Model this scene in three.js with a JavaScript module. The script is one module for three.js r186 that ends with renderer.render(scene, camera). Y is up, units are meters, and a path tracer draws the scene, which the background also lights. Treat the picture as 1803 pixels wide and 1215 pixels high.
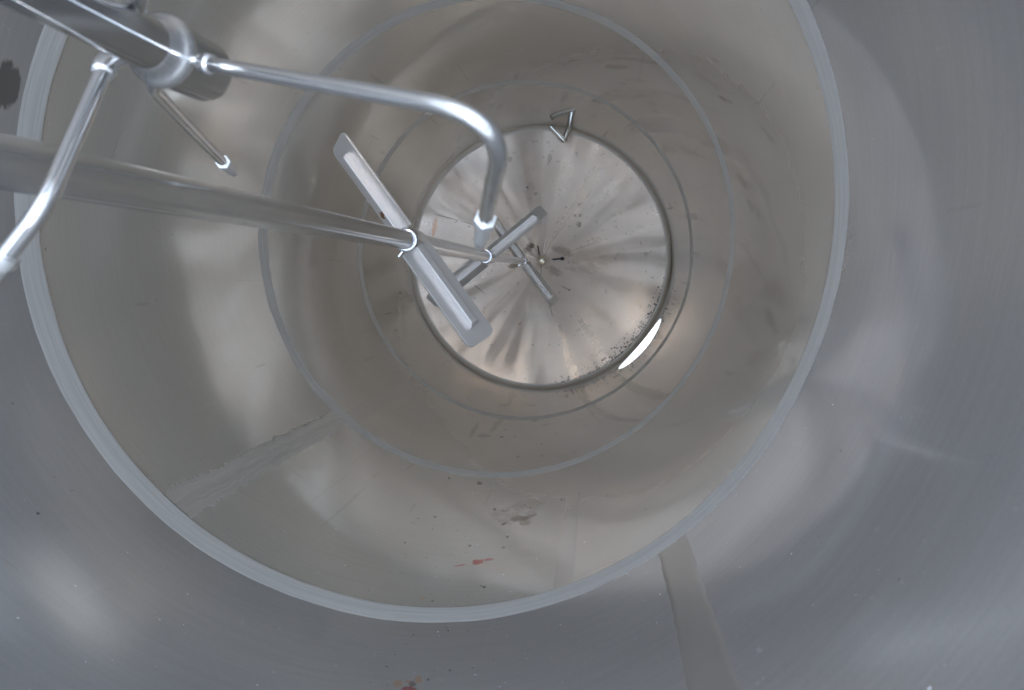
import * as THREE from 'three';
import { mergeGeometries, mergeVertices } from 'three/addons/utils/BufferGeometryUtils.js';

// ------------------------------------------------------------------ camera, sky, sun, exposure
const scene = new THREE.Scene();
const renderer = new THREE.WebGLRenderer({ antialias: true });
renderer.setSize(1024, 690);
renderer.toneMapping = THREE.LinearToneMapping;
renderer.toneMappingExposure = 4.25;
renderer.shadowMap.enabled = true;

const camera = new THREE.PerspectiveCamera(51.38, 1024 / 690, 0.02, 200);
{
  const right = new THREE.Vector3(0.99287, -0.11871, 0.01069);
  const up = new THREE.Vector3(0, -0.08972, -0.99597);
  const back = new THREE.Vector3(0.11919, 0.98887, -0.08908);
  camera.matrixAutoUpdate = true;
  camera.position.set(0.3517, 4.4129, 0.1249);
  camera.quaternion.setFromRotationMatrix(new THREE.Matrix4().makeBasis(right, up, back));
}
camera.focus = 2.9;
camera.userData.fStop = 10;
scene.add(camera);

function hash(i, j, s) { let h = (i * 374761393 + j * 668265263 + s * 974634777) | 0; h = Math.imul(h ^ (h >>> 13), 1274126177); h ^= h >>> 16; return (h >>> 0) / 4294967296; }
function vnoise(x, y, s, px = 0, py = 0) {                                   // value noise, periodic over px, py cells when given
  const i = Math.floor(x), j = Math.floor(y), f = x - i, g = y - j, w = f * f * (3 - 2 * f), v = g * g * (3 - 2 * g);
  const m = (a, p) => (p ? ((a % p) + p) % p : a), a = m(i, px), b = m(i + 1, px), c = m(j, py), d = m(j + 1, py);
  return (hash(a, c, s) * (1 - w) + hash(b, c, s) * w) * (1 - v) + (hash(a, d, s) * (1 - w) + hash(b, d, s) * w) * v;
}
function fbm(x, y, s, o = 4, px = 0, py = 0) { let t = 0, a = 0.5, n = 0; for (let k = 0; k < o; k++) { t += a * vnoise(x, y, s + k * 17, px, py); n += a; a *= 0.5; x *= 2; y *= 2; px *= 2; py *= 2; } return t / n; }
function rng(seed) { let a = seed >>> 0; return () => { a = (a + 0x6D2B79F5) | 0; let t = Math.imul(a ^ (a >>> 15), 1 | a); t = (t + Math.imul(t ^ (t >>> 7), 61 | t)) ^ t; return ((t ^ (t >>> 14)) >>> 0) / 4294967296; }; }

{ // a hazy blue sky, whiter towards the horizon all round
  const w = 256, h = 128, d = new Float32Array(w * h * 4);
  for (let j = 0; j < h; j++) for (let i = 0; i < w; i++) {
    const el = (j + 0.5) / h - 0.5, c = 0.85 + 0.3 * fbm(i / 16, j / 16, 5, 4, 16, 8), k = (j * w + i) * 4;
    const e = Math.max(0, el) * 2, hz = Math.exp(-e * 5);                       // blue overhead, white haze towards the horizon
    const up = el > 0 ? 1 : 0.3;
    d[k] = (0.75 + 0.9 * hz) * c * up; d[k + 1] = (0.96 + 0.86 * hz) * c * up; d[k + 2] = (1.32 + 0.62 * hz) * c * up; d[k + 3] = 1;
  }
  const t = new THREE.DataTexture(d, w, h, THREE.RGBAFormat, THREE.FloatType);
  t.mapping = THREE.EquirectangularReflectionMapping; t.magFilter = t.minFilter = THREE.LinearFilter; t.wrapS = THREE.RepeatWrapping; t.needsUpdate = true;
  scene.background = t; scene.environment = t;
}
const sun = new THREE.DirectionalLight(0xfff6ea, 0.7);
sun.position.set(1.3, 11.2, 5.55); sun.target.position.set(0, 3, 0); sun.shadow.radius = 36; sun.castShadow = true;
sun.shadow.mapSize.set(2048, 2048);
Object.assign(sun.shadow.camera, { left: -4, right: 4, top: 5, bottom: -5, near: 0.1, far: 40 });
scene.add(sun, sun.target);

// ------------------------------------------------------------------ helpers
const used = new Map();
function numbered(n) { const k = used.get(n) || 0; used.set(n, k + 1); return k ? `${n}_${String(k).padStart(3, '0')}` : n; }
function thing(name, label, category, pos = [0, 0, 0], group) {
  const o = new THREE.Group(); o.name = numbered(name); o.position.set(...pos); o.userData = { label, category };
  if (group) o.userData.group = group;
  scene.add(o); return o;
}
function part(name, geo, mat, parent, label) {
  const m = new THREE.Mesh(geo, mat); m.name = name; m.castShadow = m.receiveShadow = true;
  if (label) m.userData.label = label;
  parent.add(m); return m;
}
const lin = (r, g, b) => new THREE.Color().setRGB(r, g, b);
function dataTex(w, h, fn, srgb = false, rep = true) {
  const d = new Uint8Array(w * h * 4);
  for (let j = 0; j < h; j++) for (let i = 0; i < w; i++) { const c = fn(i / w, j / h, i, j), k = (j * w + i) * 4; d[k] = c[0] * 255; d[k + 1] = c[1] * 255; d[k + 2] = c[2] * 255; d[k + 3] = (c[3] ?? 1) * 255; }
  const t = new THREE.DataTexture(d, w, h); t.magFilter = THREE.LinearFilter; t.minFilter = THREE.LinearMipmapLinearFilter; t.generateMipmaps = true;
  t.wrapS = t.wrapT = rep ? THREE.RepeatWrapping : THREE.ClampToEdgeWrapping;
  if (srgb) t.colorSpace = THREE.SRGBColorSpace; t.needsUpdate = true; return t;
}
const grey = (v) => [v, v, v];
// a grid of points fn(u, v) -> [x, y, z]; normals from the grid unless nrm(u, v) gives them; uv from uvf
function grid(nu, nv, fn, { nrm, uvf, flip } = {}) {
  const p = [], n = [], t = [], ix = [];
  for (let j = 0; j <= nv; j++) for (let i = 0; i <= nu; i++) {
    const u = i / nu, v = j / nv; p.push(...fn(u, v)); if (nrm) n.push(...nrm(u, v)); t.push(...(uvf ? uvf(u, v) : [u, v]));
  }
  for (let j = 0; j < nv; j++) for (let i = 0; i < nu; i++) {
    const a = j * (nu + 1) + i, b = a + 1, c = a + nu + 1, d = c + 1;
    if (flip) ix.push(a, c, b, b, c, d); else ix.push(a, b, c, b, d, c);
  }
  const g = new THREE.BufferGeometry();
  g.setAttribute('position', new THREE.Float32BufferAttribute(p, 3)); g.setAttribute('uv', new THREE.Float32BufferAttribute(t, 2)); g.setIndex(ix);
  if (nrm) g.setAttribute('normal', new THREE.Float32BufferAttribute(n, 3)); else g.computeVertexNormals();
  return g;
}
const V = (a) => new THREE.Vector3(...a);
function along(geo, a, b) {                                                    // turn a geometry built up the y axis from 0 so that it runs from a towards b
  const d = V(b).sub(V(a)).normalize();
  geo.applyQuaternion(new THREE.Quaternion().setFromUnitVectors(new THREE.Vector3(0, 1, 0), d)); geo.translate(...a); return geo;
}
const lathe = (pts, seg = 48) => new THREE.LatheGeometry(pts.map(([r, y]) => new THREE.Vector2(r, y)), seg);
function rod(a, b, r, seg = 24, r2 = r) {                                       // a rod with slightly rounded ends
  const L = V(b).sub(V(a)).length(), c = Math.min(r * 0.25, 0.003);
  return along(lathe([[0.0001, 0], [r - c, 0], [r, c], [r2, L - c], [r2 - c, L], [0.0001, L]], seg), a, b);
}
function bent(pts, r, rad = 22, round = 0.03) {                                    // straight runs joined by smooth bends
  const path = new THREE.CurvePath(), P = pts.map(V); let from = P[0];
  for (let i = 1; i < P.length - 1; i++) {
    const a = P[i].clone().sub(P[i - 1]), b = P[i + 1].clone().sub(P[i]), k = Math.min(round, a.length() * 0.48, b.length() * 0.48);
    const s = P[i].clone().sub(a.setLength(k)), e = P[i].clone().add(b.setLength(k));
    path.add(new THREE.LineCurve3(from, s)); path.add(new THREE.QuadraticBezierCurve3(s, P[i].clone(), e)); from = e;
  }
  path.add(new THREE.LineCurve3(from, P[P.length - 1]));
  return new THREE.TubeGeometry(path, 160, r, rad, false);
}
function tube(pts, r, seg = 80, rad = 20) { return new THREE.TubeGeometry(new THREE.CatmullRomCurve3(pts.map(V), false, 'centripetal'), seg, r, rad, false); }

// ------------------------------------------------------------------ the tank's measures (metres; the wall's lower seam region is y = 0)
const R = 0.77, TOP = 5.15, FLOOR_Y = 0.155, FLOOR_R = R * 0.965, FLOOR_DROP = 0.25;
const SEAM = [1.103, 2.093, 3.102];
const deg = Math.PI / 180, TAU = Math.PI * 2;
// rolled sheet is never quite round: shallow buckles of a millimetre or less
function buckle(a, y) {
  return 0.0011 * Math.sin(3 * a + 1.3 * y + 0.6) + 0.0009 * Math.sin(5 * a - 2.3 * y + 2.1) + 0.00045 * Math.sin(9 * a + 4.1 * y + 0.9) + 0.00035 * Math.sin(4 * a + 7.3 * y)
    + 0.00016 * Math.sin(17 * a - 9.0 * y + 1.9) + 0.00012 * Math.sin(23 * a + 13 * y + 4.0);
}
function wallAt(a, y, off = 0) { const r = R + buckle(a, y) - off; return [r * Math.cos(a), y, r * Math.sin(a)]; }
function wallNormal(a, y) {                                                     // towards the axis
  const e = 1e-3, da = (buckle(a + e, y) - buckle(a - e, y)) / (2 * e * R), dy = (buckle(a, y + e) - buckle(a, y - e)) / (2 * e);
  const v = new THREE.Vector3(-Math.cos(a) - Math.sin(a) * da, dy, -Math.sin(a) + Math.cos(a) * da).normalize(); return [v.x, v.y, v.z];
}

// ------------------------------------------------------------------ materials
const BASE = 0.905;
const wallRough = dataTex(1024, 512, (u, v) => grey(0.5 + 0.10 * (fbm(u * 24, v * 10, 3, 5, 24, 10) - 0.5) + 0.08 * (fbm(u * 30, v * 256, 9, 2, 30, 256) - 0.5)));
const M = {};
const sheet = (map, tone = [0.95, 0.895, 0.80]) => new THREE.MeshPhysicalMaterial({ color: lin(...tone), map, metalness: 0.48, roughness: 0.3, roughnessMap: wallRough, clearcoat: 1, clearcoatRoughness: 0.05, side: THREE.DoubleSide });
M.polished = new THREE.MeshStandardMaterial({ color: lin(0.60, 0.58, 0.54), metalness: 0.65, roughness: 0.2, side: THREE.DoubleSide });
M.outer = new THREE.MeshStandardMaterial({ color: lin(0.55, 0.55, 0.55), metalness: 1, roughness: 0.4, side: THREE.DoubleSide });
const brushTex = dataTex(512, 256, (u, v) => grey(0.72 + 0.5 * (fbm(u * 6, v * 90, 41, 3, 6, 90) - 0.5)));
const brushTint = dataTex(512, 256, (u, v) => grey(0.90 + 0.12 * (fbm(u * 5, v * 60, 43, 3, 5, 60) - 0.5)), true);
M.weld = new THREE.MeshStandardMaterial({ color: lin(1.0, 0.965, 0.90), map: brushTint, metalness: 0.2, roughness: 0.6, roughnessMap: brushTex, bumpMap: brushTex, bumpScale: 0.0004, side: THREE.DoubleSide });
M.neck = new THREE.MeshStandardMaterial({ color: lin(0.84, 0.82, 0.79), metalness: 0.4, roughness: 0.45, side: THREE.DoubleSide });
const ground = dataTex(2048, 256, (u, v) => { const n = fbm(u * 44, v * 1.5, 91, 4, 44), m = fbm(u * 40, v * 64, 95, 4, 40, 64); return grey(Math.max(0, Math.min(1, 0.5 + 0.75 * (n - 0.5) + 0.1 * (m - 0.5)))); });
M.floor = new THREE.MeshPhysicalMaterial({ color: lin(0.99, 0.83, 0.685), metalness: 0.5, roughness: 0.85, roughnessMap: ground, bumpMap: ground, bumpScale: 0.00008, anisotropy: 0.7, anisotropyRotation: Math.PI / 2, side: THREE.DoubleSide });
M.fillet = new THREE.MeshStandardMaterial({ color: lin(0.64, 0.57, 0.48), metalness: 0.5, roughness: 0.55, side: THREE.DoubleSide });
const turned = dataTex(64, 1024, (u, v) => grey(0.5 + 0.16 * (fbm(u * 3, v * 300, 81, 2, 3, 300) - 0.5)));
M.shaft = new THREE.MeshPhysicalMaterial({ color: lin(0.80, 0.80, 0.80), metalness: 1, roughness: 0.32, roughnessMap: turned, anisotropy: 0.8, anisotropyRotation: Math.PI / 2 });
M.soft = new THREE.MeshPhysicalMaterial({ color: lin(0.74, 0.70, 0.64), metalness: 0.5, roughness: 0.17, clearcoat: 1, clearcoatRoughness: 0.05, side: THREE.DoubleSide });
M.seam = new THREE.MeshStandardMaterial({ color: lin(0.96, 0.92, 0.84), map: brushTint, metalness: 0.5, roughness: 0.5, roughnessMap: brushTex, bumpMap: brushTex, bumpScale: 0.0005, side: THREE.DoubleSide });
M.blade = new THREE.MeshStandardMaterial({ color: lin(0.76, 0.71, 0.66), metalness: 0.6, roughness: 0.38 });
M.pipe = new THREE.MeshStandardMaterial({ color: lin(0.66, 0.66, 0.66), metalness: 1, roughness: 0.1 });
M.arm = new THREE.MeshStandardMaterial({ color: lin(0.95, 0.94, 0.92), metalness: 1, roughness: 0.19 });
M.nozzle = new THREE.MeshStandardMaterial({ color: lin(0.86, 0.84, 0.80), metalness: 0.6, roughness: 0.32 });
M.rod = new THREE.MeshStandardMaterial({ color: lin(0.6, 0.58, 0.54), metalness: 1, roughness: 0.14 });
M.rust = new THREE.MeshStandardMaterial({ color: lin(0.20, 0.10, 0.045), roughness: 0.9 });
M.knob = new THREE.MeshStandardMaterial({ color: lin(0.80, 0.72, 0.55), metalness: 0.8, roughness: 0.3 });
M.crumb = new THREE.MeshStandardMaterial({ color: lin(0.58, 0.58, 0.57), roughness: 0.9 });
M.dark = new THREE.MeshStandardMaterial({ color: lin(0.06, 0.055, 0.05), metalness: 0.2, roughness: 0.6 });
M.ground = new THREE.MeshStandardMaterial({ color: lin(0.52, 0.47, 0.40), roughness: 0.95 });


// ------------------------------------------------------------------ dirt, dust, rust, paint and other marks on the sheets (painted where they lie)
const INK = { brown: [0.25, 0.20, 0.14], black: [0.10, 0.09, 0.08], haze: [0.42, 0.38, 0.33], red: [0.80, 0.24, 0.25], cream: [0.95, 0.80, 0.70], film: [0.42, 0.41, 0.39], rust: [0.66, 0.36, 0.17], white: [1, 1, 1] };
function blot(map, W, H, cx, cy, a, b, ink, op, seed, wrap) {                  // a and b: the two half axes in pixels
  const det = a[0] * b[1] - a[1] * b[0], ex = Math.hypot(a[0], b[0]) * 1.5 + 1, ey = Math.hypot(a[1], b[1]) * 1.5 + 1, c = INK[ink];
  const soft = ink === 'haze' ? 1.1 : ink === 'rust' ? 0.8 : ink === 'brown' ? 0.9 : ink === 'film' ? 0.35 : 0.45, rag = ink === 'haze' ? 1.5 : ink === 'black' || ink === 'white' ? 0.5 : 0.95;
  for (let y = Math.floor(cy - ey); y <= cy + ey; y++) for (let x = Math.floor(cx - ex); x <= cx + ex; x++) {
    if (y < 0 || y >= H || (!wrap && (x < 0 || x >= W))) continue;
    const dx = x - cx, dy = y - cy, p = (dx * b[1] - dy * b[0]) / det, q = (a[0] * dy - a[1] * dx) / det;
    let f = 1 - p * p - q * q + rag * 1.6 * (fbm(p * 2.6 + 40, q * 1.6 + 40, seed, 4) - 0.5);
    if (ink === 'red') f -= 0.9 * (fbm(x * 0.7, y * 0.5, seed + 9, 2) - 0.35);
    if (ink === 'haze' || ink === 'brown' || ink === 'rust') f *= 0.25 + 1.4 * fbm(x * 0.31, y * 0.31, seed + 3, 3);
    let t = Math.max(0, Math.min(1, f / soft)); t = t * t * (3 - 2 * t) * op * ({ film: wrap ? 0.9 : 0.5, black: 0.75, brown: 0.7, haze: 0.6, rust: 0.8 }[ink] ?? 1);
    if (t <= 0) continue;
    const k = (y * W + ((x % W) + W) % W) * 4;
    for (let i = 0; i < 3; i++) map[k + i] += (c[i] * 255 - map[k + i]) * t;
  }
}
const MARKS = [];
const stain = (...a) => MARKS.push(a);
stain('film', -161.51, 3.173, [0.0062, -0.0316], [-0.0445, -0.0070], 0.75);  // dark rounded patch just above the top weld band
stain('brown', 79.22, 2.560, [-0.0403, 0.0022], [-0.0046, 0.0295], 0.8);
stain('brown', 77.89, 2.583, [-0.0190, 0.0053], [-0.0057, 0.0435], 0.75);
stain('brown', 76.62, 2.551, [-0.0134, -0.0027], [-0.0026, 0.0152], 0.7);
stain('black', 82.09, 2.586, [-0.0059, -0.0076], [-0.0025, 0.0089], 0.8);
stain('haze', 80.66, 2.528, [-0.0700, -0.0017], [-0.0130, 0.0804], 0.35);
stain('haze', 78.91, 2.450, [-0.0644, -0.0023], [-0.0102, 0.0661], 0.22);
stain('red', 83.89, 2.836, [-0.0130, -0.0038], [-0.0036, 0.0155], 0.8);
stain('red', 82.52, 2.826, [-0.0160, 0.0017], [-0.0020, 0.0110], 0.6);
stain('red', 84.56, 2.838, [-0.0082, 0.0012], [-0.0030, 0.0172], 1);
stain('red', 86.94, 2.852, [-0.0150, -0.0080], [-0.0020, 0.0070], 0.35);
stain('cream', 87.59, 3.339, [-0.0075, -0.0002], [-0.0037, 0.0131], 0.85);
stain('cream', 85.29, 3.328, [-0.0037, -0.0085], [-0.0066, 0.0093], 0.85);
stain('red', 86.04, 3.354, [-0.0149, 0.0002], [-0.0026, 0.0097], 0.5);
stain('cream', 86.47, 3.333, [-0.0057, 0.0000], [-0.0009, 0.0033], 0.9);
stain('brown', 85.85, 3.339, [-0.0076, 0.0002], [-0.0026, 0.0099], 0.5);
stain('film', 102.63, 1.451, [-0.0107, 0.0115], [-0.0072, 0.1543], 0.5);
stain('film', 98.77, 1.527, [-0.0291, -0.0277], [-0.0066, 0.0387], 0.5);
stain('film', 97.27, 1.263, [-0.0143, 0.0332], [0.0060, 0.1670], 0.5);
stain('film', 99.06, 0.502, [-0.0228, -0.0235], [-0.0169, 0.1404], 0.5);
stain('film', 98.51, 0.665, [-0.0159, 0.0086], [-0.0098, 0.1309], 0.45);
stain('film', 99.67, 0.803, [-0.0277, -0.0380], [-0.0085, 0.0590], 0.5);
stain('rust', 76.90, 0.570, [-0.0432, 0.0025], [-0.0081, 0.1045], 0.8);
stain('rust', 73.99, 0.512, [-0.0385, 0.0157], [-0.0089, 0.1322], 0.35);
stain('brown', 91.64, 0.195, [-0.1047, -0.0003], [-0.0037, 0.0260], 0.8);
stain('brown', 81.44, 0.200, [-0.1082, 0.0127], [-0.0034, 0.0260], 0.7);
stain('rust', 113.68, 0.242, [-0.1224, -0.1545], [-0.0090, 0.0735], 0.25);
stain('black', 85.37, 1.154, [-0.0148, -0.0090], [-0.0050, 0.0418], 0.75);
stain('black', 88.50, 1.048, [-0.0211, -0.0065], [-0.0019, 0.0174], 0.7);
stain('black', 88.88, 0.750, [-0.0233, -0.0035], [-0.0033, 0.0342], 0.6);
stain('black', 93.63, 1.361, [-0.0095, -0.0035], [-0.0024, 0.0183], 0.5);
stain('black', 93.28, 1.508, [-0.0091, -0.0030], [-0.0028, 0.0209], 0.8);
stain('black', 89.39, 1.488, [-0.0052, -0.0001], [-0.0020, 0.0175], 0.8);
stain('film', 80.68, 1.293, [-0.0253, 0.0011], [-0.0027, 0.0268], 0.6);
stain('black', 85.40, 1.844, [-0.0079, -0.0040], [-0.0021, 0.0140], 0.6);
stain('black', 79.95, 1.677, [-0.0048, 0.0033], [-0.0012, 0.0155], 0.8);
stain('black', 78.81, 1.869, [-0.0049, 0.0035], [-0.0011, 0.0144], 0.8);
stain('black', 69.56, 1.949, [-0.0044, 0.0061], [-0.0005, 0.0140], 0.8);
stain('black', 91.80, 2.193, [-0.0089, -0.0017], [-0.0036, 0.0220], 0.8);
stain('black', 99.51, 2.178, [-0.0040, -0.0027], [-0.0025, 0.0118], 0.8);
stain('black', 85.29, 2.457, [-0.0050, 0.0008], [-0.0018, 0.0125], 0.85);
stain('black', 86.98, 2.731, [-0.0033, -0.0037], [-0.0018, 0.0058], 0.8);
stain('black', 80.48, 2.760, [-0.0044, 0.0015], [-0.0010, 0.0077], 0.6);
stain('black', 80.45, 2.687, [-0.0030, 0.0011], [-0.0011, 0.0084], 0.6);
stain('black', 81.39, 2.979, [-0.0032, 0.0008], [-0.0010, 0.0065], 0.85);
stain('black', 96.65, 2.542, [-0.0029, -0.0013], [-0.0016, 0.0069], 0.7);
stain('black', 70.79, 2.475, [-0.0042, 0.0041], [-0.0004, 0.0077], 0.7);
stain('black', 56.88, 2.107, [-0.0079, 0.0073], [-0.0013, 0.0263], 0.6);
stain('black', 138.92, 3.342, [-0.0012, -0.0027], [-0.0019, 0.0016], 0.8);
stain('black', 81.94, 2.971, [-0.0025, 0.0006], [-0.0010, 0.0059], 0.4);
stain('haze', -26.84, 2.403, [0.0374, 0.0644], [0.0004, -0.0192], 0.7);
stain('black', -27.87, 2.378, [0.0156, 0.0244], [0.0000, -0.0126], 0.4);
stain('haze', -31.91, 2.356, [0.0701, 0.0986], [-0.0005, -0.0303], 0.35);
stain('haze', -15.83, 2.650, [0.0436, 0.0557], [-0.0004, -0.0219], 0.35);
stain('film', -11.36, 2.280, [0.0315, 0.0547], [0.0000, -0.0335], 0.5);
stain('film', -5.46, 2.361, [0.0231, 0.0398], [0.0003, -0.0327], 0.5);
stain('film', -57.55, 1.691, [0.0466, 0.0739], [0.0003, -0.0346], 0.4);
stain('film', -51.70, 1.917, [0.0963, 0.1519], [0.0003, -0.0241], 0.28);
stain('haze', -51.52, 1.683, [0.0587, 0.0961], [-0.0000, -0.0296], 0.35);
stain('haze', -44.94, 1.563, [0.0393, 0.0832], [0.0009, -0.0410], 0.5);
stain('haze', -64.35, 1.018, [0.0173, 0.0230], [-0.0013, -0.0440], 0.7);
stain('black', -54.70, 1.538, [0.0148, 0.0221], [-0.0003, -0.0164], 0.3);
stain('black', -42.00, 1.545, [0.0197, 0.0470], [0.0005, -0.0124], 0.35);
stain('black', -70.48, 1.532, [0.0291, 0.0410], [0.0001, -0.0107], 0.3);
stain('black', -33.55, 2.499, [0.0195, 0.0305], [0.0002, -0.0080], 0.25);
stain('brown', -42.59, 1.283, [0.0077, 0.0264], [0.0017, -0.0165], 0.5);
stain('brown', -29.47, 1.716, [0.0113, 0.0328], [0.0010, -0.0153], 0.5);
stain('white', 45.76, 3.591, [-0.0038, 0.0047], [0.0014, 0.0047], 0.8);
stain('white', 46.39, 3.642, [-0.0013, 0.0015], [0.0006, 0.0018], 0.95);
stain('white', 46.99, 3.642, [-0.0030, 0.0033], [0.0007, 0.0025], 0.6);
stain('white', 34.83, 3.814, [-0.0018, 0.0025], [0.0009, 0.0013], 0.6);
stain('white', 33.03, 3.696, [-0.0016, 0.0030], [0.0012, 0.0017], 0.7);
stain('white', 31.39, 3.598, [-0.0006, 0.0061], [0.0019, 0.0003], 0.45);
stain('white', 29.76, 3.685, [-0.0010, 0.0024], [0.0017, 0.0022], 0.5);
stain('white', 31.42, 3.715, [-0.0011, 0.0022], [0.0012, 0.0016], 0.5);
stain('white', 102.62, 3.359, [-0.0020, -0.0010], [-0.0016, 0.0034], 0.95);
stain('white', 96.23, 3.306, [-0.0018, -0.0005], [-0.0012, 0.0032], 0.9);
stain('white', 110.99, 2.791, [-0.0021, -0.0023], [-0.0022, 0.0055], 0.9);
stain('white', 107.56, 3.012, [-0.0039, -0.0031], [-0.0028, 0.0066], 0.4);
stain('white', 110.55, 3.262, [-0.0030, -0.0002], [-0.0024, 0.0080], 0.5);
stain('white', 90.12, 2.920, [-0.0075, -0.0007], [-0.0014, 0.0060], 0.5);
stain('cream', 90.31, 3.028, [-0.0052, -0.0060], [-0.0020, 0.0048], 0.5);
stain('white', 75.50, 3.211, [-0.0033, 0.0013], [-0.0014, 0.0108], 0.45);
stain('white', 24.51, 3.775, [-0.0014, 0.0038], [0.0025, 0.0022], 0.4);
stain('white', 49.26, 3.617, [-0.0059, 0.0002], [-0.0006, 0.0034], 0.5);
function sheetMap(y0, y1, seed) {                                               // one course of wall sheet: rolled grain, faint rub marks, dust, stains and other marks on it
  const W = 2048, H = 1024, d = new Uint8Array(W * H * 4), r = rng(seed), C = TAU * R;
  for (let j = 0; j < H; j++) for (let i = 0; i < W; i++) {
    const u = i / W, v = j / H, k = (j * W + i) * 4;
    const n = 0.045 * (fbm(u * 14, v * 5, seed, 3, 14, 5) - 0.5) + 0.032 * (fbm(u * 40, v * 420, seed + 5, 2, 40, 420) - 0.5) + 0.02 * (hash(i, j, seed) - 0.5), w = 0.016 * (vnoise(u * 7, v * 3, seed + 8, 7, 3) - 0.5);
    d[k] = 255 * (BASE + n + w); d[k + 1] = 255 * (BASE + n); d[k + 2] = 255 * (BASE + n - w); d[k + 3] = 255;
  }
  const px = W / C, py = H / (y1 - y0);
  for (let n = 0; n < 520; n++) { const s = 0.0007 + 0.0017 * r() ** 3, el = 1 + r(); blot(d, W, H, r() * W, r() * H, [s * px, 0], [0, s * el * py], 'white', 0.35 + 0.5 * r(), n, true); }
  for (let n = 0; n < 170; n++) { const s = 0.0007 + 0.0015 * r() ** 3; blot(d, W, H, r() * W, r() * H, [s * px, 0], [0, s * 1.4 * py], 'black', 0.2 + 0.3 * r(), n, true); }
  for (let n = 0; n < 90; n++) { const l = 0.02 + 0.09 * r() ** 2, t = (r() - 0.5) * 0.5; blot(d, W, H, r() * W, r() * H, [l * px, l * t * py], [-0.0009 * t * px, 0.0012 * py], r() < 0.5 ? 'film' : 'white', 0.10 + 0.12 * r(), n, true); }
  for (let n = 0; n < 46; n++) blot(d, W, H, r() * W, r() * H, [(0.002 + 0.004 * r()) * px, 0], [0.004 * (r() - 0.5) * px, (0.03 + 0.16 * r() ** 2) * py], r() < 0.6 ? 'film' : 'white', 0.05 + 0.10 * r(), n + 300, true);   // dried runs
  for (let n = 0; n < 150; n++) { const a = (88 + 14 * (r() + r() + r() - 1.5)) * deg, s = 0.0007 + 0.0018 * r() ** 3; blot(d, W, H, a / TAU * W, r() * H, [s * px, 0], [0, s * 1.7 * py], r() < 0.7 ? 'black' : 'brown', 0.25 + 0.4 * r(), n, true); }
  MARKS.forEach(([ink, az, y, a, b, op], n) => { if (y > y0 - 0.1 && y < y1 + 0.1) blot(d, W, H, az / 360 * W, (y - y0) * py, [a[0] * px, a[1] * py], [b[0] * px, b[1] * py], ink, op, n + 7, true); });
  const t = new THREE.DataTexture(d, W, H); t.magFilter = THREE.LinearFilter; t.minFilter = THREE.LinearMipmapLinearFilter; t.generateMipmaps = true; t.wrapS = THREE.RepeatWrapping; t.wrapT = THREE.ClampToEdgeWrapping; t.colorSpace = THREE.SRGBColorSpace; t.needsUpdate = true;
  return t;
}
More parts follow.
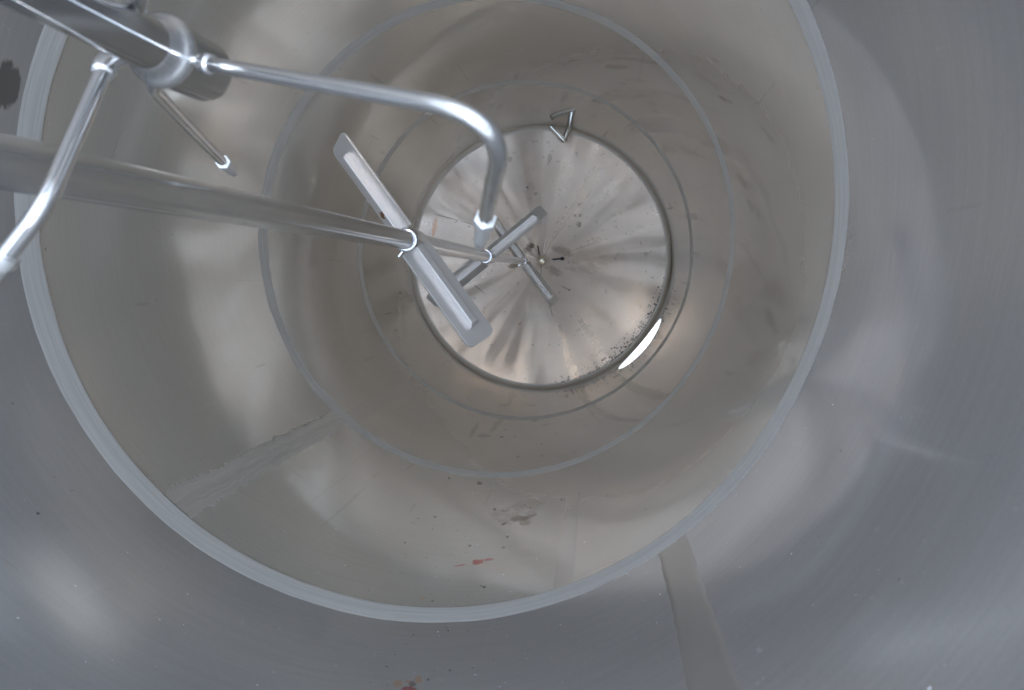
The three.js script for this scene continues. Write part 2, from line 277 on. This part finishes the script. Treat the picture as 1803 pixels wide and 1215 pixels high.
function floorMap() {
  const W = 1024, d = new Uint8Array(W * W * 4), r = rng(77), m = W / (2 * FLOOR_R);
  for (let j = 0; j < W; j++) for (let i = 0; i < W; i++) {
    const x = (i + 0.5) / W * 2 - 1, y = (j + 0.5) / W * 2 - 1, k = (j * W + i) * 4;
    const n = 0.10 * (fbm(x * 5 + 9, y * 5 + 9, 51, 5) - 0.5) + 0.05 * (hash(i, j, 3) - 0.5), w = 0.05 * (fbm(x * 2.2 + 5, y * 2.2 + 5, 61, 4) - 0.5);
    let v = 0.86 + n; const s = fbm(x * 26 + 50, y * 26 + 50, 71, 3); if (s > 0.76) v -= (s - 0.76) * 1.2;
    d[k] = 255 * Math.min(1, v + 0.01 + w); d[k + 1] = 255 * Math.min(1, v); d[k + 2] = 255 * Math.min(1, v - 0.012 - w); d[k + 3] = 255;
  }
  const at = (x, z) => [(x / FLOOR_R + 1) / 2 * W, (z / FLOOR_R + 1) / 2 * W];
  const spot = (ink, x, z, a, b, op) => { const [cx, cy] = at(x, z); blot(d, W, W, cx, cy, [a[0] * m, a[1] * m], [b[0] * m, b[1] * m], ink, op, Math.round(x * 900 + z * 700), false); };
  spot('black', -0.072, -0.434, [0.0075, 0.0001], [-0.0002, 0.0048], 0.9);
  spot('film', -0.023, -0.397, [0.0137, 0.0003], [-0.0005, 0.0130], 0.7);
  spot('brown', 0.240, -0.327, [0.0170, 0.0007], [-0.0001, 0.0131], 0.5);
  spot('brown', 0.212, -0.265, [0.0137, 0.0005], [-0.0002, 0.0132], 0.55);
  spot('brown', 0.243, -0.264, [0.0137, 0.0006], [-0.0001, 0.0132], 0.5);
  spot('brown', 0.235, -0.211, [0.0207, 0.0008], [-0.0002, 0.0200], 0.6);
  spot('film', -0.195, -0.563, [0.0134, 0.0002], [-0.0005, 0.0095], 0.4);
  spot('film', -0.170, -0.594, [0.0168, 0.0002], [-0.0008, 0.0157], 0.45);
  spot('film', 0.069, -0.595, [0.0132, 0.0022], [-0.0050, 0.0276], 0.5);
  spot('film', 0.061, -0.681, [0.0133, 0.0005], [-0.0003, 0.0092], 0.4);
  spot('black', -0.560, -0.263, [0.0817, 0.0206], [-0.0007, 0.0023], 0.55);
  spot('black', -0.433, -0.227, [0.0568, 0.0166], [-0.0007, 0.0023], 0.5);
  spot('black', -0.380, 0.169, [0.0311, 0.0272], [-0.0015, 0.0018], 0.6);
  spot('black', -0.502, -0.237, [0.0105, -0.0087], [0.0016, 0.0021], 0.5);
  spot('black', -0.058, -0.090, [0.0140, -0.0158], [0.0130, 0.0112], 0.6);
  spot('brown', -0.080, -0.073, [0.0299, -0.0344], [0.0207, 0.0179], 0.7);
  spot('brown', -0.167, 0.032, [0.0479, 0.0003], [-0.0001, 0.0176], 0.7);
  spot('brown', 0.078, 0.070, [0.0623, 0.0361], [-0.0159, 0.0272], 0.3);
  spot('brown', 0.125, -0.062, [0.0731, 0.0280], [-0.0113, 0.0289], 0.35);
  spot('haze', 0.255, 0.045, [0.1369, 0.0265], [-0.0073, 0.0406], 0.35);
  spot('haze', 0.341, -0.022, [0.2046, 0.0053], [-0.0000, 0.0749], 0.2);
  spot('rust', -0.628, -0.203, [0.0159, 0.0029], [-0.0126, 0.0597], 0.4);
  spot('rust', -0.659, -0.067, [0.0129, 0.0012], [-0.0053, 0.0475], 0.35);
  spot('rust', -0.619, 0.036, [0.0196, 0.0001], [-0.0003, 0.0206], 0.2);
  spot('black', 0.175, 0.182, [0.0070, 0.0000], [0.0000, 0.0055], 0.8);
  spot('brown', 0.150, 0.172, [0.0245, 0.0141], [-0.0035, 0.0060], 0.4);
  spot('haze', -0.050, -0.385, [0.1028, 0.0019], [-0.0038, 0.0976], 0.2);  // broad faint darkening with grain
  spot('rust', -0.126, 0.387, [0.0139, 0.0001], [0.0003, 0.0137], 0.3);
  spot('black', -0.292, -0.627, [0.0066, 0.0000], [-0.0004, 0.0063], 0.5);
  for (let n = 0; n < 650; n++) {                                              // black mould creeping in from the rim beside the manway
    const w = r() + r() - 1, a = (46 + 42 * w) * deg, q = FLOOR_R * (1 - 0.10 * (1 - 0.7 * Math.abs(w)) * r() ** 6), s = 0.0018 + 0.0055 * r() ** 3; spot('black', q * Math.cos(a), q * Math.sin(a), [s, 0], [0, s], 0.35 + 0.5 * r());
  }
  for (let n = 0; n < 110; n++) { const a = r() * TAU, q = FLOOR_R * Math.sqrt(r()), s = 0.0012 + 0.0022 * r() ** 3; spot(r() < 0.6 ? 'film' : 'brown', q * Math.cos(a), q * Math.sin(a), [s, 0], [0, s], 0.08 + 0.2 * r()); }
  const t = new THREE.DataTexture(d, W, W); t.magFilter = THREE.LinearFilter; t.minFilter = THREE.LinearMipmapLinearFilter; t.generateMipmaps = true; t.colorSpace = THREE.SRGBColorSpace; t.needsUpdate = true;
  return t;
}

// ------------------------------------------------------------------ the tank
const tank = thing('mixing_tank', 'tall round stainless steel mixing tank seen from above into its inside', 'tank');
const DOOR = { a: 39.5 * deg, y: 0.45, r: 0.18 };                               // round manway low in the wall
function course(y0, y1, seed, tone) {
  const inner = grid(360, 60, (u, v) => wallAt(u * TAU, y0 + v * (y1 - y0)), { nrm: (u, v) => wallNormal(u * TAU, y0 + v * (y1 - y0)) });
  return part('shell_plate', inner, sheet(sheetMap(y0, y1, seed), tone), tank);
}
function holedCourse(y0, y1, wall, material, name) {                            // a course with the round manway cut out
  const wuv = (a, y) => [a / TAU, (y - y0) / (y1 - y0)];
  const half = 34 * deg, a0 = DOOR.a - half, a1 = DOOR.a + half;
  const main = grid(300, 40, (u, v) => wall(a1 + u * (TAU - 2 * half), y0 + v * (y1 - y0)), { nrm: (u, v) => wallNormal(a1 + u * (TAU - 2 * half), y0 + v * (y1 - y0)), uvf: (u, v) => wuv(a1 + u * (TAU - 2 * half), y0 + v * (y1 - y0)) });
  const at = (u, v) => {
    const t = u * TAU - Math.PI * 0.75, hs = DOOR.r * Math.cos(t), hy = DOOR.r * Math.sin(t);
    const sx = half * R, top = y1 - DOOR.y, bot = y0 - DOOR.y, k = u * 4;       // walk the square border: bottom, right, top, left
    const ex = k < 1 ? -sx + 2 * sx * k : k < 2 ? sx : k < 3 ? sx - 2 * sx * (k - 2) : -sx;
    const ey = k < 1 ? bot : k < 2 ? bot + (top - bot) * (k - 1) : k < 3 ? top : top - (top - bot) * (k - 3);
    return [DOOR.a + (hs + (ex - hs) * v) / R, DOOR.y + hy + (ey - hy) * v];
  };
  const patch = grid(160, 14, (u, v) => wall(...at(u, v)), { nrm: (u, v) => wallNormal(...at(u, v)), uvf: (u, v) => wuv(...at(u, v)), flip: true });
  return part(name, mergeGeometries([main, patch]), material, tank);
}
holedCourse(0.0, SEAM[0], (a, y) => wallAt(a, y), sheet(sheetMap(0, SEAM[0], 101)), 'shell_plate');
course(SEAM[0], SEAM[1], 202); course(SEAM[1], SEAM[2], 303); course(SEAM[2], TOP, 404, [0.69, 0.68, 0.67]);  // top sheet: own tone, plus shade put into the colour against the sky light
const skin = (a, y) => [(R + 0.008) * Math.cos(a), y, (R + 0.008) * Math.sin(a)];
holedCourse(-0.3, SEAM[0], skin, M.outer, 'outer_skin');
part('outer_skin', grid(180, 4, (u, v) => skin(u * TAU, SEAM[0] + v * (TOP - SEAM[0])), { flip: true }), M.outer, tank);

// polished weld bands round the seams: thin raised strips with uneven edges
function ringBand(yc, h, seed, rag, proud) {
  const edge = (u, s) => (fbm(u * 34, 0.5, seed + s, 4, 34) - 0.5) * rag;
  const f = (u, v) => {
    const a = u * TAU, up = h / 2 + edge(u, 0), dn = -h / 2 + edge(u, 7), y = yc + dn + (up - dn) * v;
    const lift = (proud * (1 - v) + 0.0009) * Math.min(1, v * 14, (1 - v) * 30) - 0.0004;      // slope added so the band catches sky light, proudest at its lower edge
    return wallAt(a, y, lift);
  };
  return part('weld_band', grid(720, 18, f, { uvf: (u, v) => [u * 8, v * 0.5] }), M.weld, tank);
}
ringBand(SEAM[2], 0.062, 3, 0.008, 0.005); ringBand(SEAM[1], 0.06, 5, 0.02, 0.0055); ringBand(SEAM[0], 0.052, 9, 0.008, 0.0065);
// lengthwise seams, one per course
function longBand(a, w, y0, y1, seed, rag, mat = M.weld, proud = 0.0017, tilt = 0) {
  const edge = (v, s) => (fbm(v * 44, 0.5, seed + s, 4) - 0.5) * rag + (fbm(v * 5, 0.5, seed + s + 2, 2) - 0.5) * rag * 0.8;
  const f = (u, v) => {
    const y = y0 + v * (y1 - y0), l = -w / 2 + edge(v, 0) + tilt * v, r = w / 2 + edge(v, 5) + tilt * v, s = l + (r - l) * u;
    return wallAt(a + s / R, y, (proud + 0.0003) * Math.min(1, Math.min(u, 1 - u) * 8) - 0.0003);
  };
  return part('seam_band', grid(16, 300, f, { uvf: (u, v) => [v * (y1 - y0) / 0.6, u * 0.5] }), mat, tank);
}
longBand(131.4 * deg, 0.078, SEAM[1] + 0.031, SEAM[2] - 0.033, 61, 0.02, M.seam);
longBand(129.9 * deg, 0.075, SEAM[0] + 0.025, SEAM[1] - 0.031, 67, 0.012, M.soft, 0.0003);
longBand(51.0 * deg, 0.07, SEAM[2] + 0.033, TOP - 0.03, 71, 0.008, M.polished, 0.0006);
longBand(68.4 * deg, 0.045, SEAM[1] + 0.031, SEAM[2] - 0.033, 75, 0.005, M.soft, 0.0003);

// bottom: a shallow cone of beaten facets, with a polished fillet to the wall
const facets = (() => { const r = rng(11), n = 26, k = []; for (let i = 0; i < n; i++) k.push([(i + 0.2 + 0.6 * r()) / n * TAU, (r() - 0.5)]); return k; })();
function facet(a) {
  a = ((a % TAU) + TAU) % TAU; const n = facets.length;
  for (let i = 0; i < n; i++) {
    const [p, v] = facets[i], [q0, w] = facets[(i + 1) % n], q = i === n - 1 ? q0 + TAU : q0, x = i === n - 1 && a < facets[0][0] ? a + TAU : a;
    if (x >= p && x < q) return v + (w - v) * (x - p) / (q - p);
  }
  return facets[0][1];
}
const floorAt = (a, r) => [r * Math.cos(a), FLOOR_Y - FLOOR_DROP * (1 - r / FLOOR_R) + 0.006 * facet(a) * Math.min(1, r / 0.2) * (r / FLOOR_R), r * Math.sin(a)];
{
  const g = grid(416, 60, (u, v) => floorAt(u * TAU, 0.001 + v * (FLOOR_R - 0.001)));                    // uv: round and outward, the way it was ground
  const p = g.attributes.position, t = []; for (let i = 0; i < p.count; i++) t.push(0.5 + 0.5 * p.getX(i) / FLOOR_R, 0.5 + 0.5 * p.getZ(i) / FLOOR_R);
  g.setAttribute('uv1', new THREE.Float32BufferAttribute(t, 2));
  M.floor.map = floorMap(); M.floor.map.channel = 1;
  part('tank_bottom', g, M.floor, tank);
}
const fil = R - FLOOR_R;
part('bottom_fillet', grid(240, 12, (u, v) => { const t = v * Math.PI / 2, r = FLOOR_R + fil * Math.sin(t), y = FLOOR_Y + fil * (1 - Math.cos(t)); return [r * Math.cos(u * TAU), y - 0.001, r * Math.sin(u * TAU)]; }), M.fillet, tank);

// manway: open neck and flange outside the hole
{
  const o = [Math.cos(DOOR.a), Math.sin(DOOR.a)], side = [-o[1], o[0]], r = DOOR.r;
  const P = (t, rr, s) => [o[0] * s + side[0] * rr * Math.cos(t), DOOR.y + rr * Math.sin(t), o[1] * s + side[1] * rr * Math.cos(t)];
  const s0 = (t, rr) => Math.sqrt(R * R - (rr * Math.cos(t)) ** 2) - 0.0015;
  const LEN = 0.84;
  part('manway_neck', mergeGeometries([
    grid(128, 10, (u, v) => { const t = u * TAU, a = s0(t, r); return P(t, r, a + v * (LEN - a)); }),
    grid(128, 1, (u, v) => P(u * TAU, r + v * 0.05, LEN)), grid(128, 1, (u, v) => P(u * TAU, r + 0.05, LEN + v * 0.018)), grid(128, 1, (u, v) => P(u * TAU, r + 0.05 - v * 0.05, LEN + 0.018)), grid(128, 1, (u, v) => P(u * TAU, r, LEN + 0.018 - v * 0.018)),
  ]), M.neck, tank);
  part('gasket', mergeGeometries([grid(128, 1, (u, v) => P(u * TAU, r - 0.004 * v, LEN - 0.022)), grid(128, 1, (u, v) => P(u * TAU, r - 0.004, LEN - 0.022 + 0.01 * v)), grid(128, 1, (u, v) => P(u * TAU, r - 0.004 + 0.004 * v, LEN - 0.012))]), M.dark, tank);
}
// the beam across the open top that carries both shafts
{
  const L = 2 * R + 0.1, g = new THREE.BoxGeometry(0.24, 0.08, L, 1, 1, 1); g.translate(-0.045, TOP + 0.043, 0);
  part('carrier_beam', g, M.outer, tank);
  const rim = lathe([[R + 0.009, -0.012], [R + 0.05, -0.012], [R + 0.05, 0.002], [R + 0.009, 0.002]], 96); rim.translate(0, TOP, 0); part('top_rim', rim, M.outer, tank);
}
// bent rod hook welded to the wall just above the bottom
part('hook', tube([[0.194, 0.226, -0.756], [0.178, 0.236, -0.716], [0.163, 0.240, -0.676], [0.1585, 0.243, -0.667], [0.149, 0.247, -0.675], [0.118, 0.258, -0.708], [0.084, 0.270, -0.742]], 0.0158, 60, 16), M.rod, tank);
// crumbs of pale dust stuck to the sheets round the picture's lower side
{
  const n = 340, r = rng(91), g = new THREE.IcosahedronGeometry(1, 0), p = g.attributes.position;
  for (let i = 0; i < p.count; i++) p.setXYZ(i, p.getX(i), p.getY(i), p.getZ(i) * 0.35);
  g.computeVertexNormals();
  const m = new THREE.InstancedMesh(g, M.crumb, n), o = new THREE.Object3D();
  for (let i = 0; i < n; i++) {
    const a = (85 + 62 * (r() + r() - 1)) * deg, y = 2.15 + 1.85 * Math.sqrt(r()), s = 0.0005 + 0.0014 * r() ** 4;
    const q = wallAt(a, y, s * 0.2); o.position.set(...q); o.lookAt(0, y + 0.25 * r(), 0); o.rotateZ(r() * TAU); o.scale.set(s * (0.7 + r()), s, s); o.updateMatrix(); m.setMatrixAt(i, o.matrix);
  }
  m.name = 'dust_flecks'; m.userData.kind = 'stuff'; m.castShadow = m.receiveShadow = true; tank.add(m);
}
// drain plug with its pins
{
  const k = [0.0042, -0.075, 0.0017];
  const plug = part('drain_plug', along(lathe([[0.0001, 0.052], [0.014, 0.051], [0.023, 0.044], [0.0262, 0.034], [0.023, 0.023], [0.011, 0.014], [0.011, -0.02], [0.03, -0.024], [0.03, -0.03], [0.0001, -0.03]].reverse(), 32), k, [k[0], 1, k[2]]), M.knob, tank);
  part('pin', mergeGeometries([rod([0.07, -0.07, -0.004], [0.128, -0.045, -0.008], 0.0045, 12), rod([0.128, -0.052, -0.008], [0.136, -0.028, -0.008], 0.011, 16)]), M.dark, plug);
  part('pin', rod([-0.012, -0.07, -0.035], [-0.014, 0.01, -0.085], 0.004, 12), M.dark, plug);
}

// ------------------------------------------------------------------ agitator
{
  const g = thing('agitator', 'long steel agitator shaft with three pairs of pitched paddle blades', 'agitator');
  const H = [[-0.0792, 2.7825, 0.0303], [-0.0685, 1.6993, 0.0324], [-0.0565, 0.4474, 0.0177]];
  const top = [-0.1208, TOP - 0.001, 0.0304];
  const rs = 0.0217, rl = 0.0162, mid = [-0.0685, 1.66, 0.0324], low = [-0.0562, 0.41, 0.0174];
  const shaft = part('shaft', mergeGeometries([rod(top, H[0], rs, 48), rod(H[0], mid, rs, 48), rod(H[1], low, rl, 40)]), M.shaft, g);
  const len = [0.284, 0.278, 0.29], az = [54.4, -38.0, 53.6], wid = [0.083, 0.076, 0.076];
  H.forEach((h, i) => {
    const r0 = i < 2 ? rs : rl, rh = r0 * 1.28, L = 0.1;
    const hub = lathe([[r0, 0.0], [rh - 0.003, 0], [rh, 0.003], [rh, L - 0.003], [rh - 0.003, L], [r0, L]], 48); hub.translate(h[0], h[1] - L * 0.62, h[2]);
    const collar = part('hub', hub, M.shaft, g);
    for (const s of [1, -1]) {
      const a = az[i] * deg + (s > 0 ? 0 : Math.PI), l = len[i], w = wid[i], t = 0.004, rc = 0.016;
      const sh = new THREE.Shape(); const x0 = rh * 0.8;
      sh.moveTo(x0, -w / 2); sh.lineTo(l - rc, -w / 2); sh.absarc(l - rc, -w / 2 + rc, rc, -Math.PI / 2, 0); sh.lineTo(l, w / 2 - rc); sh.absarc(l - rc, w / 2 - rc, rc, 0, Math.PI / 2); sh.lineTo(x0, w / 2); sh.closePath();
      const plate = new THREE.ExtrudeGeometry(sh, { depth: t, bevelEnabled: true, bevelSize: 0.0008, bevelThickness: 0.0008, bevelSegments: 2, curveSegments: 8 });
      plate.translate(0, 0, -t / 2);
      const rs2 = new THREE.Shape(); rs2.moveTo(x0, 0); rs2.lineTo(l * 0.86, 0); rs2.lineTo(l * 0.86, 0.008); rs2.lineTo(l * 0.84, 0.017); rs2.lineTo(x0, 0.017); rs2.closePath();
      const rib = new THREE.ExtrudeGeometry(rs2, { depth: 0.014, bevelEnabled: true, bevelSize: 0.002, bevelThickness: 0.002, bevelSegments: 3 });
      rib.translate(0, 0, -0.007); rib.rotateX(Math.PI / 2); rib.translate(0, 0, t / 2 - 0.001);
      // pitch 45 degrees about the arm, then turn the arm into place (x arm, z up before)
      const m = new THREE.Matrix4().makeBasis(new THREE.Vector3(Math.cos(a), 0, Math.sin(a)), new THREE.Vector3(Math.sin(a), 0, -Math.cos(a)), new THREE.Vector3(0, 1, 0)).setPosition(h[0], h[1], h[2]);
      const pitch = new THREE.Matrix4().makeRotationX(-45 * deg);
      for (const q of [plate, rib]) q.applyMatrix4(pitch).applyMatrix4(m);
      const b = part('blade', plate, M.blade, g); part('stiffener', rib, M.blade, b);
      if (i === 0 && s < 0) {                                                   // a rusty scab on the upper paddle
        const sc = new THREE.Shape(), q = rng(5); for (let k = 0; k < 22; k++) { const w2 = k / 22 * TAU, rr2 = 0.0075 * (0.55 + 0.8 * q()); sc[k ? 'lineTo' : 'moveTo'](rr2 * 1.2 * Math.cos(w2), rr2 * Math.sin(w2)); }
        const scab = new THREE.ExtrudeGeometry(sc, { depth: 0.0008, bevelEnabled: false }); scab.translate(0.082, 0, 0.0206); scab.applyMatrix4(pitch).applyMatrix4(m);
        part('rust_spot', scab, M.rust, b);
      }
    }
    const bolt = rod([h[0] - 0.02, h[1] - 0.02, h[2] + rh * 0.7], [h[0] - 0.034, h[1] - 0.02, h[2] + rh * 1.3], 0.005, 6); part('set_screw', bolt, M.arm, collar);
  });
}

// ------------------------------------------------------------------ cleaning spray head
{
  const g = thing('spray_head', 'out of focus polished spray pipe with bent nozzle arms beside the camera', 'spray pipe');
  const C = [0.0501, 3.9355, -0.0372], E = [0.0521, 3.8793, -0.0376], T = [0.044, TOP - 0.001, -0.036];
  part('pipe', rod(T, C, 0.0172, 48), M.pipe, g);
  const dirE = E; void dirE;
  part('collar', along(lathe([[0.017, -0.012], [0.0185, -0.010], [0.0195, -0.004], [0.0225, 0.0], [0.0252, 0.003], [0.0255, 0.007], [0.0245, 0.009], [0.0225, 0.0095]], 64), C, E), M.arm, g);
  part('rotor_body', along(lathe([[0.0225, 0.009], [0.0228, 0.011], [0.0228, 0.055], [0.0215, 0.060], [0.018, 0.064], [0.0001, 0.066]], 64), C, E), M.pipe, g);
  const rr = 0.0054;
  function nozzle(a, d, parent) {                                               // hexagon nut and tapered tip
    const b = V(a).add(V(d).normalize()); 
    const nut = along(lathe([[0.0001, 0], [0.0076, 0], [0.0080, 0.001], [0.0080, 0.0085], [0.0074, 0.0095], [0.0056, 0.0095]], 6), a, [b.x, b.y, b.z]);
    const tip = along(lathe([[0.0058, 0.009], [0.0056, 0.036], [0.0040, 0.052], [0.0001, 0.052]], 20), a, [b.x, b.y, b.z]);
    part('nozzle', mergeGeometries([nut, tip]), M.nozzle, parent);
  }
  function arm(pts, end, round, socket = true) {                                               // first point inside the collar, second where the threaded socket starts
    const t = part('arm', bent(pts, rr, 22, round), M.arm, g), d = V(pts[2]).sub(V(pts[1])).normalize(), q = V(pts[1]).addScaledVector(d, -0.002), e = V(pts[1]).addScaledVector(d, 0.012);
    if (socket) part('socket', rod(q.toArray(), e.toArray(), 0.0078, 24), M.arm, t);
    if (end) { const n = pts.length, v = V(pts[n - 1]).sub(V(pts[n - 2])); nozzle(pts[n - 1], v.toArray(), t); }
  }
  arm([[0.052, 3.9070, -0.0375], [0.0700, 3.9120, -0.0330], [0.3075, 4.052, 0.0440], [0.2761, 3.9278, 0.0828]], true, 0.058);
  arm([[0.045, 3.935, -0.042], [0.0233, 3.9509, -0.0237], [0.0372, 4.0310, 0.0790], [0.0087, 4.0279, 0.1056]], true, 0.022);
  arm([[0.045, 3.91, -0.034], [0.0129, 3.8893, -0.0261], [-0.02, 3.7765, -0.0163], [-0.0511, 3.666, -0.0065]], true, 0.02, false);
  arm([[0.048, 3.93, -0.045], [0.0458, 3.9509, -0.0546], [0.075, 3.99, -0.05], [0.106, 4.0279, -0.0438]], false, 0.02);
}

// ------------------------------------------------------------------ ground outside the tank
{
  const m = new THREE.Mesh(new THREE.CircleGeometry(60, 48).rotateX(-Math.PI / 2).translate(0, -0.3, 0), M.ground); m.name = 'ground'; m.userData.kind = 'structure'; m.receiveShadow = true; scene.add(m);
}
renderer.render(scene, camera);
